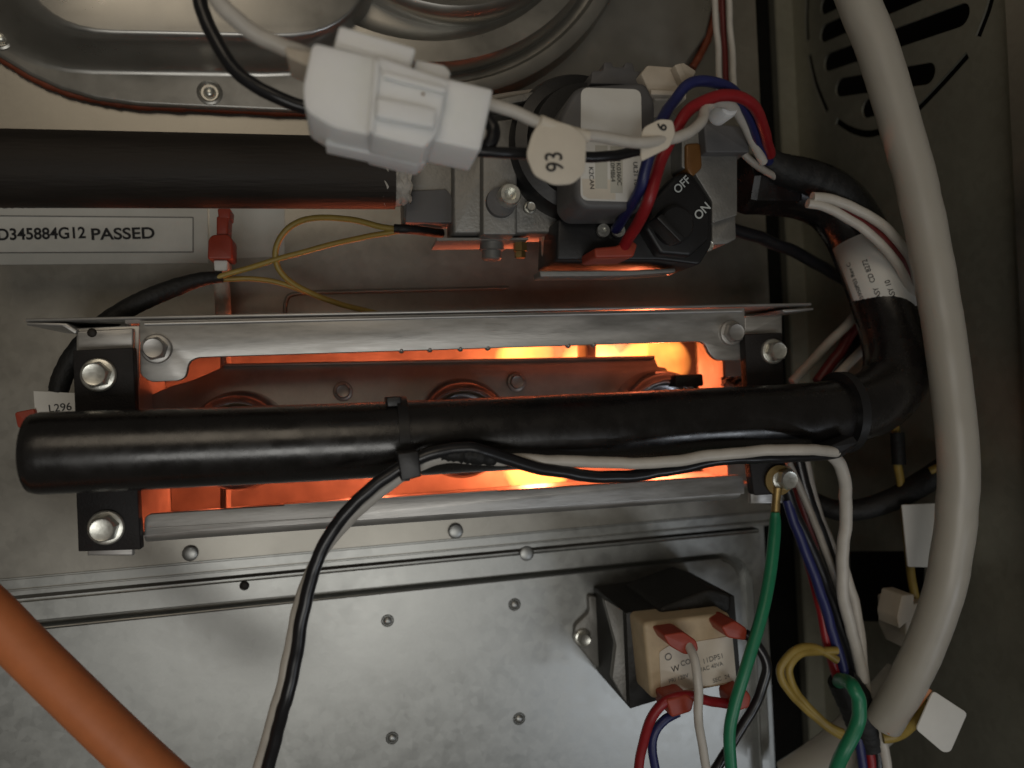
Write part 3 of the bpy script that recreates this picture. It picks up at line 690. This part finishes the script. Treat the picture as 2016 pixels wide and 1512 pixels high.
wire('white_wire', 'lower of two white wires on the black bent pipe', 'wire', [(1590, 400, 58), (1625, 408, 58), (1680, 436, 58), (1730, 478, 58), (1770, 525, 57), (1794, 580, 55), (1800, 640, 52)], 9, WHITEW, WG)
wire('red_wire', 'dark red wire between the two white wires on the bent pipe', 'wire', [(1650, 412, 56), (1700, 440, 56), (1750, 482, 56), (1782, 530, 55), (1800, 600, 52)], 9, MAROON, WG)
wire('black_wire', 'black wire from the valve outlet toward the bent pipe', 'wire', [(1438, 448, 40), (1490, 466, 36), (1550, 490, 30), (1605, 518, 26), (1665, 552, 22)], 12, BLACKW, WG)
wire('grey_wire', 'greyish wire slanting behind the manifold bend', 'wire', [(1560, 752, 30), (1590, 718, 30), (1635, 672, 30), (1675, 630, 30), (1700, 600, 30)], 9, GREYW, WG)
wire('red_wire', 'maroon wire slanting behind the manifold bend', 'wire', [(1610, 752, 26), (1640, 710, 26), (1680, 650, 26), (1705, 610, 26)], 11, MAROON, WG)
wire('white_wire', 'short white wire slanting behind the manifold bend', 'wire', [(1630, 758, 30), (1665, 722, 30), (1710, 676, 30)], 9, WHITEW, WG)
wire('black_wire', 'black wire slanting between maroon and white wires at the bend', 'wire', [(1620, 758, 25), (1660, 706, 25), (1710, 650, 25)], 12, BLACKW, WG)

# left: yellow loop, sleeve and red push-on terminal
wire('yellow_wire', 'yellow wire forming the open loop left of the valve', 'wire', [(800, 452, 40), (750, 446, 38), (690, 432, 36), (630, 428, 34), (580, 440, 32), (550, 472, 30), (543, 510, 28), (560, 545, 26), (600, 572, 24), (660, 596, 22), (750, 620, 20)], 6, YELLW, WG)
wire('yellow_wire', 'yellow wire rising straight from the black sleeve to the valve', 'wire', [(425, 548, 26), (480, 530, 27), (560, 506, 29), (650, 482, 32), (730, 464, 36), (800, 452, 39)], 5.5, YELLW, WG)
wire('yellow_wire', 'yellow wire lying low between sleeve and loop', 'wire', [(425, 552, 24), (490, 548, 24), (545, 556, 24), (600, 574, 23), (640, 588, 22)], 5.2, YELLW, WG)
wire('black_wire', 'short black wire end where yellow wires meet the valve', 'wire', [(775, 450, 41), (800, 451, 41), (835, 455, 38), (870, 460, 34)], 9, TAPE, WG)
wire('harness_sleeve', 'black taped sleeve curving down behind the left bracket', 'cable', [(438, 545, 25), (395, 550, 26), (345, 566, 27), (290, 588, 28), (240, 614, 28), (190, 650, 28), (145, 700, 28), (122, 745, 28), (115, 772, 28)], [11, 14, 18, 19, 19, 19, 19, 19, 18], TAPE, jit=.04, sides=20)
rc = thing('push_on_terminal', 'translucent red push-on terminal left of the yellow loop', 'terminal')
prism('terminal_boot', fillet([(418, 462), (448, 460), (457, 470), (457, 510), (408, 510), (410, 470)], 6), 16, 26, REDPL, rc, 2, 3)
prism('crimp_neck', fillet([(426, 425), (450, 425), (448, 464), (426, 464)], 5), 17, 25, REDPL, rc, 2, 3)
prism('crimp_bell', fillet([(428, 410), (454, 410), (452, 430), (430, 430)], 4), 17, 25, REDPL, rc, 1.5, 3)
prism('ceramic_collar', fillet([(420, 512), (448, 512), (448, 534), (422, 534)], 4), 17, 25, WPAPER, rc, 1.5)
wire('sensor_rod', 'pale upright ceramic rod under the red push-on terminal', 'rod', [(435, 530, 12), (438, 580, 10), (440, 640, 8)], 15, PTFE, sides=20)
# stickers
st = prism('inspection_sticker', [(-120, 402), (408, 402), (410, 518), (-120, 522)], 0.05, .25, GPAPER)
tag(st, 'pale inspection sticker reading D345884G12 PASSED below the gas pipe', 'sticker')
wh = prism('sticker_window', [(-120, 424), (380, 428), (380, 496), (-120, 498)], .27, .33, LPAPER, st)
for ln_ in (((-120, 424), (380, 428)), ((-120, 498), (380, 496)), ((380, 428), (380, 496))): tube('sticker_border', [(*ln_[0], .4), (*ln_[1], .4)], 1.1, GREYINK, st, n=1, sides=6)
text('D345884G12', 82, 461, .5, 22, 1.2, INK, st, sx=.92, bold=.022); text('PASSED', 242, 461, .5, 22, 1.2, INK, st, sx=1.12, bold=.022)
text('D345884 0011 0001030', 105, 403, .4, 13, 1.2, INK, st)
st2 = tag(prism('blank_sticker', [(412, 402), (560, 402), (560, 505), (414, 510)], .05, .2, GPAPER), 'plain pale sticker behind the red push-on terminal', 'sticker')
# number tags
t93 = tag(prism('number_tag', fillet([(1068, 232), (1125, 246), (1155, 272), (1152, 340), (1128, 362), (1090, 364), (1052, 345), (1036, 305), (1048, 262)], 12), 109.4, 110, PAPER, None, .2), 'cream paper tag reading 93 folded round the white wire', 'tag')
text('93', 1093, 318, 110.25, 36, 94, INK, t93, sx=.8, bold=.005)
tube('tag_fold', [(1062, 240, 109), (1110, 258, 108), (1155, 270, 106)], 14, PAPER, t93)
t16 = tag(prism('number_tag', fillet([(1268, 250), (1300, 234), (1325, 236), (1330, 262), (1318, 290), (1262, 318), (1262, 270)], 8), 100.4, 101, PAPER, None, .2), 'cream paper tag with digits on the white wire beside the label', 'tag')
text('6', 1304, 250, 101.2, 20, 70, INK, t16, bold=.02)
tl = tag(prism('wire_tag', [(66, 770), (150, 774), (152, 830), (70, 826)], 30, 30.5, WPAPER), 'white wire tag with code L296 tucked behind the left bracket', 'tag')
text('L296', 118, 803, 30.7, 15, 4, INK, tl)
tag(prism('red_terminal_boot', fillet([(28, 812), (68, 804), (72, 850), (34, 842)], 6), 22, 32, REDPL, None, 2), 'dark red terminal boot half hidden by the left manifold end', 'terminal')
labtext('D345950P03 Rev C', ln*.55, .62, 8.5)
labtext('ASY   CD 8272', ln*.55, .12, 9)
labtext('ASY 10', ln*.74, -.25, 9)

# ------------------------------------------------------------------ cords on the manifold
wire('black_wire', 'black cord hanging from the cable tie and running right along the manifold', 'cord', [(500, 1620, 70), (535, 1480, 72), (565, 1370, 74), (588, 1260, 75), (612, 1140, 76), (645, 1060, 77), (705, 985, 78), (775, 930, 79), (845, 894, 80), (915, 882, 80), (985, 898, 79), (1060, 921, 78), (1150, 936, 77), (1240, 938, 76), (1330, 922, 76), (1430, 904, 76), (1540, 899, 75), (1640, 893, 72), (1690, 860, 66)], 13, BLACKW, WG, n=10, sides=16)
wire('white_wire', 'white cord running right under the manifold beside the black cord', 'cord', [(482, 1620, 68), (518, 1480, 70), (550, 1370, 72), (575, 1260, 72), (602, 1150, 72), (645, 1070, 72), (712, 1000, 73), (775, 948, 74), (830, 914, 76), (885, 898, 77), (950, 905, 76), (1020, 904, 76), (1100, 908, 77), (1200, 911, 78), (1300, 909, 80), (1400, 898, 81), (1500, 888, 81), (1590, 886, 80), (1645, 890, 74)], 12, WHITEW, WG, n=10, sides=16)
wire('splice_wrap', 'rough dark heat-shrink wrap on the cords beside the cable tie', 'wrap', [(870, 892, 79), (910, 893, 79), (945, 898, 79), (975, 905, 78)], [14, 19, 18, 12], TAPE, jit=.12)

# ------------------------------------------------------------------ harness, lower right
wire('white_wire', 'thick white wire dropping from the right cable tie', 'wire', [(1632, 888, 60), (1655, 915, 58), (1666, 970, 54), (1662, 1050, 50), (1658, 1120, 48), (1664, 1190, 46), (1682, 1260, 44), (1702, 1340, 42)], 12, WHITEW, WG)
wire('white_wire', 'second white wire emerging behind the thick white one', 'wire', [(1655, 1100, 42), (1672, 1150, 42), (1688, 1220, 42), (1698, 1300, 42), (1706, 1360, 40)], 10, WHITEW, WG)
wire('grey_wire', 'pale grey wire in the harness right of the green wire', 'wire', [(1552, 910, 38), (1575, 960, 38), (1605, 1030, 38), (1635, 1110, 38), (1662, 1190, 38), (1690, 1290, 38)], 7, GREYW, WG)
wire('grey_wire', 'pinkish grey wire behind the harness near the right bolt', 'wire', [(1586, 905, 34), (1600, 970, 34), (1618, 1030, 34), (1645, 1090, 34), (1668, 1160, 34)], 8, GREYW, WG)
wire('black_wire', 'upper black wire in the harness under the manifold', 'wire', [(1570, 905, 36), (1590, 980, 36), (1620, 1060, 36), (1650, 1150, 36), (1680, 1260, 36), (1700, 1350, 38)], 12, BLACKW, WG)
wire('black_wire', 'lower black wire in the harness beside the blue one', 'wire', [(1545, 960, 40), (1570, 1020, 40), (1605, 1100, 40), (1645, 1200, 40), (1678, 1300, 40), (1695, 1360, 40)], 11, BLACKW, WG)
wire('blue_wire', 'dark blue wire in the harness below the right bolt', 'wire', [(1550, 985, 40), (1575, 1060, 41), (1605, 1140, 42), (1632, 1220, 42), (1658, 1310, 42), (1675, 1370, 42)], 10, BLUEW, WG)
wire('red_wire', 'red wire on the left side of the hanging harness', 'wire', [(1558, 1000, 36), (1580, 1070, 37), (1602, 1150, 38), (1622, 1230, 40), (1640, 1310, 41), (1660, 1370, 41)], 9, REDW, WG)
wire('red_wire', 'maroon wire crossing behind the right lower bolt', 'wire', [(1560, 900, 33), (1568, 950, 33), (1585, 1010, 33), (1610, 1080, 33)], 12, MAROON, WG)
wire('harness_sleeve', 'black tape wrap gathering the hanging harness', 'cable', [(1655, 1335, 42), (1680, 1375, 42), (1698, 1420, 42), (1712, 1470, 42)], [28, 34, 32, 28], TAPE, jit=.05, sides=24)
for lab_, x0, m_ in (('blue wire leaving the tape wrap at the bottom edge', 1692, BLUEW), ('red wire leaving the tape wrap at the bottom edge', 1708, REDW), ('black wire leaving the tape wrap at the bottom edge', 1722, BLACKW)):
    wire('harness_wire', lab_, 'wire', [(x0-8, 1400, 43), (x0, 1450, 44), (x0+8, 1520, 45), (x0+14, 1600, 45)], 9, m_, WG)
wire('white_wire', 'white wire leaving the tape wrap at the bottom edge', 'wire', [(1718, 1390, 46), (1726, 1420, 46), (1738, 1475, 46), (1752, 1545, 46)], 10, WHITEW, WG)
wire('black_sleeve', 'black sleeved cable passing behind the tube from the harness', 'cable', [(1600, 985, 20), (1645, 1004, 24), (1700, 1002, 28), (1760, 982, 32), (1815, 952, 38), (1860, 922, 42), (1900, 890, 44)], [17, 20, 21, 22, 24, 24, 22], TAPE, sides=20)
# green ground wire with ring terminal
gw = thing('ground_wire', 'green ground wire with a brass ring terminal under the right bolt', 'wire')
rs = S(1536, 945, 50)
lathe('ring_terminal', P(1532, 945, 46.5), [(30*rs, 0), (30*rs, .0008), (16*rs, .0008), (16*rs, 0)], BRASS, gw, 32)
tube('crimp_barrel', [(1530, 960, 47), (1528, 985, 47), (1526, 1020, 47), (1525, 1036, 47)], [10, 8, 9, 10], BRASS, gw)
tube('insulated_wire', [(1526, 1008, 48), (1526, 1025, 48), (1524, 1060, 50), (1516, 1130, 54), (1500, 1210, 58), (1470, 1310, 60), (1446, 1390, 60), (1436, 1450, 60), (1442, 1540, 60)], [8, 11, 12, 12, 12, 12, 12, 12, 12], GREENW, gw)
wire('green_wire', 'second green wire bulging in front of the tape wrap', 'wire', [(1650, 1350, 36), (1656, 1338, 50), (1674, 1350, 60), (1690, 1385, 62), (1688, 1425, 62), (1665, 1470, 62), (1640, 1530, 60)], 14, GREENW, WG)
for k, lab_ in enumerate(('outer strand of the yellow wire loop left of the harness', 'inner strand of the yellow wire loop left of the harness')):
    dx = k*16
    wire('yellow_wire', lab_, 'wire', [(1648, 1300-k*18, 44), (1605, 1276+k*8, 44), (1565+dx*.5, 1282+dx*.5, 44), (1538+dx, 1312, 44), (1542+dx, 1345, 44), (1575+dx*.6, 1385, 44), (1620+dx*.3, 1425, 44), (1660, 1450-k*8, 44)], 8, YELLW, WG)
wire('yellow_wire', 'yellow wire rising from under the tape wrap to the white tag', 'wire', [(1735, 1452, 48), (1765, 1446, 50), (1795, 1425, 54), (1825, 1385, 58)], 12, YELLW, WG)
wire('orange_wire', 'pale orange wire beside the yellow one at the tube end', 'wire', [(1745, 1440, 54), (1775, 1415, 56), (1800, 1390, 58), (1828, 1355, 60)], 8, mat('orange_insulation', (.45, .18, .07), .5, noise=.1), WG)
# white code tags (their codes left out)
tag(prism('wire_tag', fillet([(1838, 1360), (1905, 1404), (1872, 1480), (1858, 1482), (1804, 1436)], 8), 61, 61.5, WPAPER, None, .15), 'square white paper tag turned on its corner at the bottom right', 'tag')
tag(prism('wire_tag', fillet([(1776, 994), (1862, 990), (1862, 1118), (1788, 1116)], 3), 41, 41.5, WPAPER, None, .15), 'upright white paper tag half behind the silicone tube', 'tag')
wire('yellow_wire', 'yellow wire hanging behind the silicone tube above the small plug', 'wire', [(1756, 800, 30), (1764, 850, 32), (1770, 930, 34), (1780, 1000, 35), (1790, 1100, 36), (1800, 1170, 38), (1806, 1195, 38)], 8, YELLW, WG)
wire('black_sleeve', 'short black sleeve on the hanging yellow wire', 'sleeve', [(1766, 852, 33), (1768, 880, 33.5), (1770, 915, 34)], 13, TAPE)
wire('yellow_wire', 'yellow wire peeking out right of the silicone tube', 'wire', [(1905, 700, 46), (1918, 780, 46), (1916, 850, 46), (1880, 900, 46), (1830, 928, 42)], 8, YELLW, WG)
sp_ = thing('small_plug', 'small pale nylon plug hanging on the yellow wire beside the tube', 'connector')
prism('plug_body', fillet([(1782, 1190), (1826, 1186), (1830, 1270), (1800, 1286), (1784, 1250)], 5), 30, 44, BEIGE, sp_, 1)
prism('plug_latch', fillet([(1776, 1172), (1800, 1170), (1798, 1215), (1770, 1238), (1766, 1215)], 4), 36, 46, BEIGE, sp_, 1)

# ------------------------------------------------------------------ transformer
tf = thing('transformer', 'small transformer with tan coil and white label on the lower panel', 'transformer')
prism('core', fillet([(1232, 1206), (1446, 1172), (1458, 1330), (1240, 1396)], 3), 2, 36, LAMI, tf, .5)
prism('coil', fillet([(1266, 1226), (1438, 1206), (1452, 1346), (1282, 1378)], 12), 34, 48, TAN, tf, 3, 4)
prism('coil_top', fillet([(1300, 1196), (1400, 1158), (1440, 1170), (1440, 1206), (1300, 1222)], 10), 8, 40, LAMI, tf, 2, 3)
tlb = prism('coil_label', fillet([(1298, 1284), (1316, 1272), (1442, 1252), (1450, 1340), (1302, 1366)], 5), 48, 48.3, PAPER, tf)
for s_, x, y, z_, m_ in (('W', 1330, 1317, 12, INK), ('O', 1316, 1294, 14, GREYINK), ('CO', 1350, 1305, 10, GREYINK), ('11DP51', 1404, 1297, 10, GREYINK), ('24VAC 40VA', 1395, 1315, 8, GREYINK), ('PRI 120V', 1336, 1336, 8, GREYINK), ('SEC  24', 1420, 1336, 8, GREYINK)):
    text(s_, x, y, 48.5, z_, 9, m_, tlb)
prism('mounting_strap', fillet([(1190, 1180), (1232, 1206), (1240, 1394), (1206, 1336), (1214, 1270)], 5), 30, 33, CAST, tf, .4)
prism('mounting_ear', fillet([(1158, 1172), (1192, 1178), (1214, 1232), (1216, 1290), (1204, 1326), (1172, 1312), (1130, 1262), (1132, 1232), (1160, 1206)], 8), 1.5, 4, CAST, tf, .5)
bolt(1146, 1254, 4, 17, ZINC, tf, 'mounting_screw', tall=4)
for pts in (((1306, 1250), (1346, 1244), (1372, 1262), (1376, 1282), (1350, 1290), (1318, 1272)), ((1420, 1234), (1448, 1222), (1472, 1238), (1470, 1262), (1432, 1256)), ((1312, 1378), (1352, 1366), (1368, 1378), (1362, 1402), (1322, 1414)), ((1448, 1376), (1470, 1358), (1480, 1372), (1476, 1394), (1450, 1402))):
    prism('terminal_boot', fillet(list(pts), 7), 46, 57, REDPL, tf, 2, 3)
wire('red_wire', 'red wire from the transformer to the bottom edge', 'wire', [(1445, 1385, 50), (1400, 1380, 53), (1355, 1370, 55), (1315, 1378, 55), (1285, 1410, 54), (1266, 1460, 52), (1252, 1540, 50)], 10, REDW, WG)
wire('blue_wire', 'dark blue wire from the transformer to the bottom edge', 'wire', [(1335, 1402, 50), (1310, 1416, 50), (1290, 1440, 50), (1284, 1475, 50), (1294, 1530, 50)], 9, BLUEW, WG)
wire('white_wire', 'white wire running down over the transformer label', 'wire', [(1355, 1268, 56), (1368, 1300, 60), (1374, 1350, 62), (1376, 1410, 62), (1384, 1470, 60), (1394, 1540, 58)], 9, WHITEW, WG)
wire('black_wire', 'black wire bowing right of the transformer', 'wire', [(1468, 1248, 50), (1492, 1272, 51), (1508, 1305, 52), (1502, 1350, 52), (1478, 1400, 52), (1445, 1455, 52), (1405, 1520, 52)], 10, BLACKW, WG)
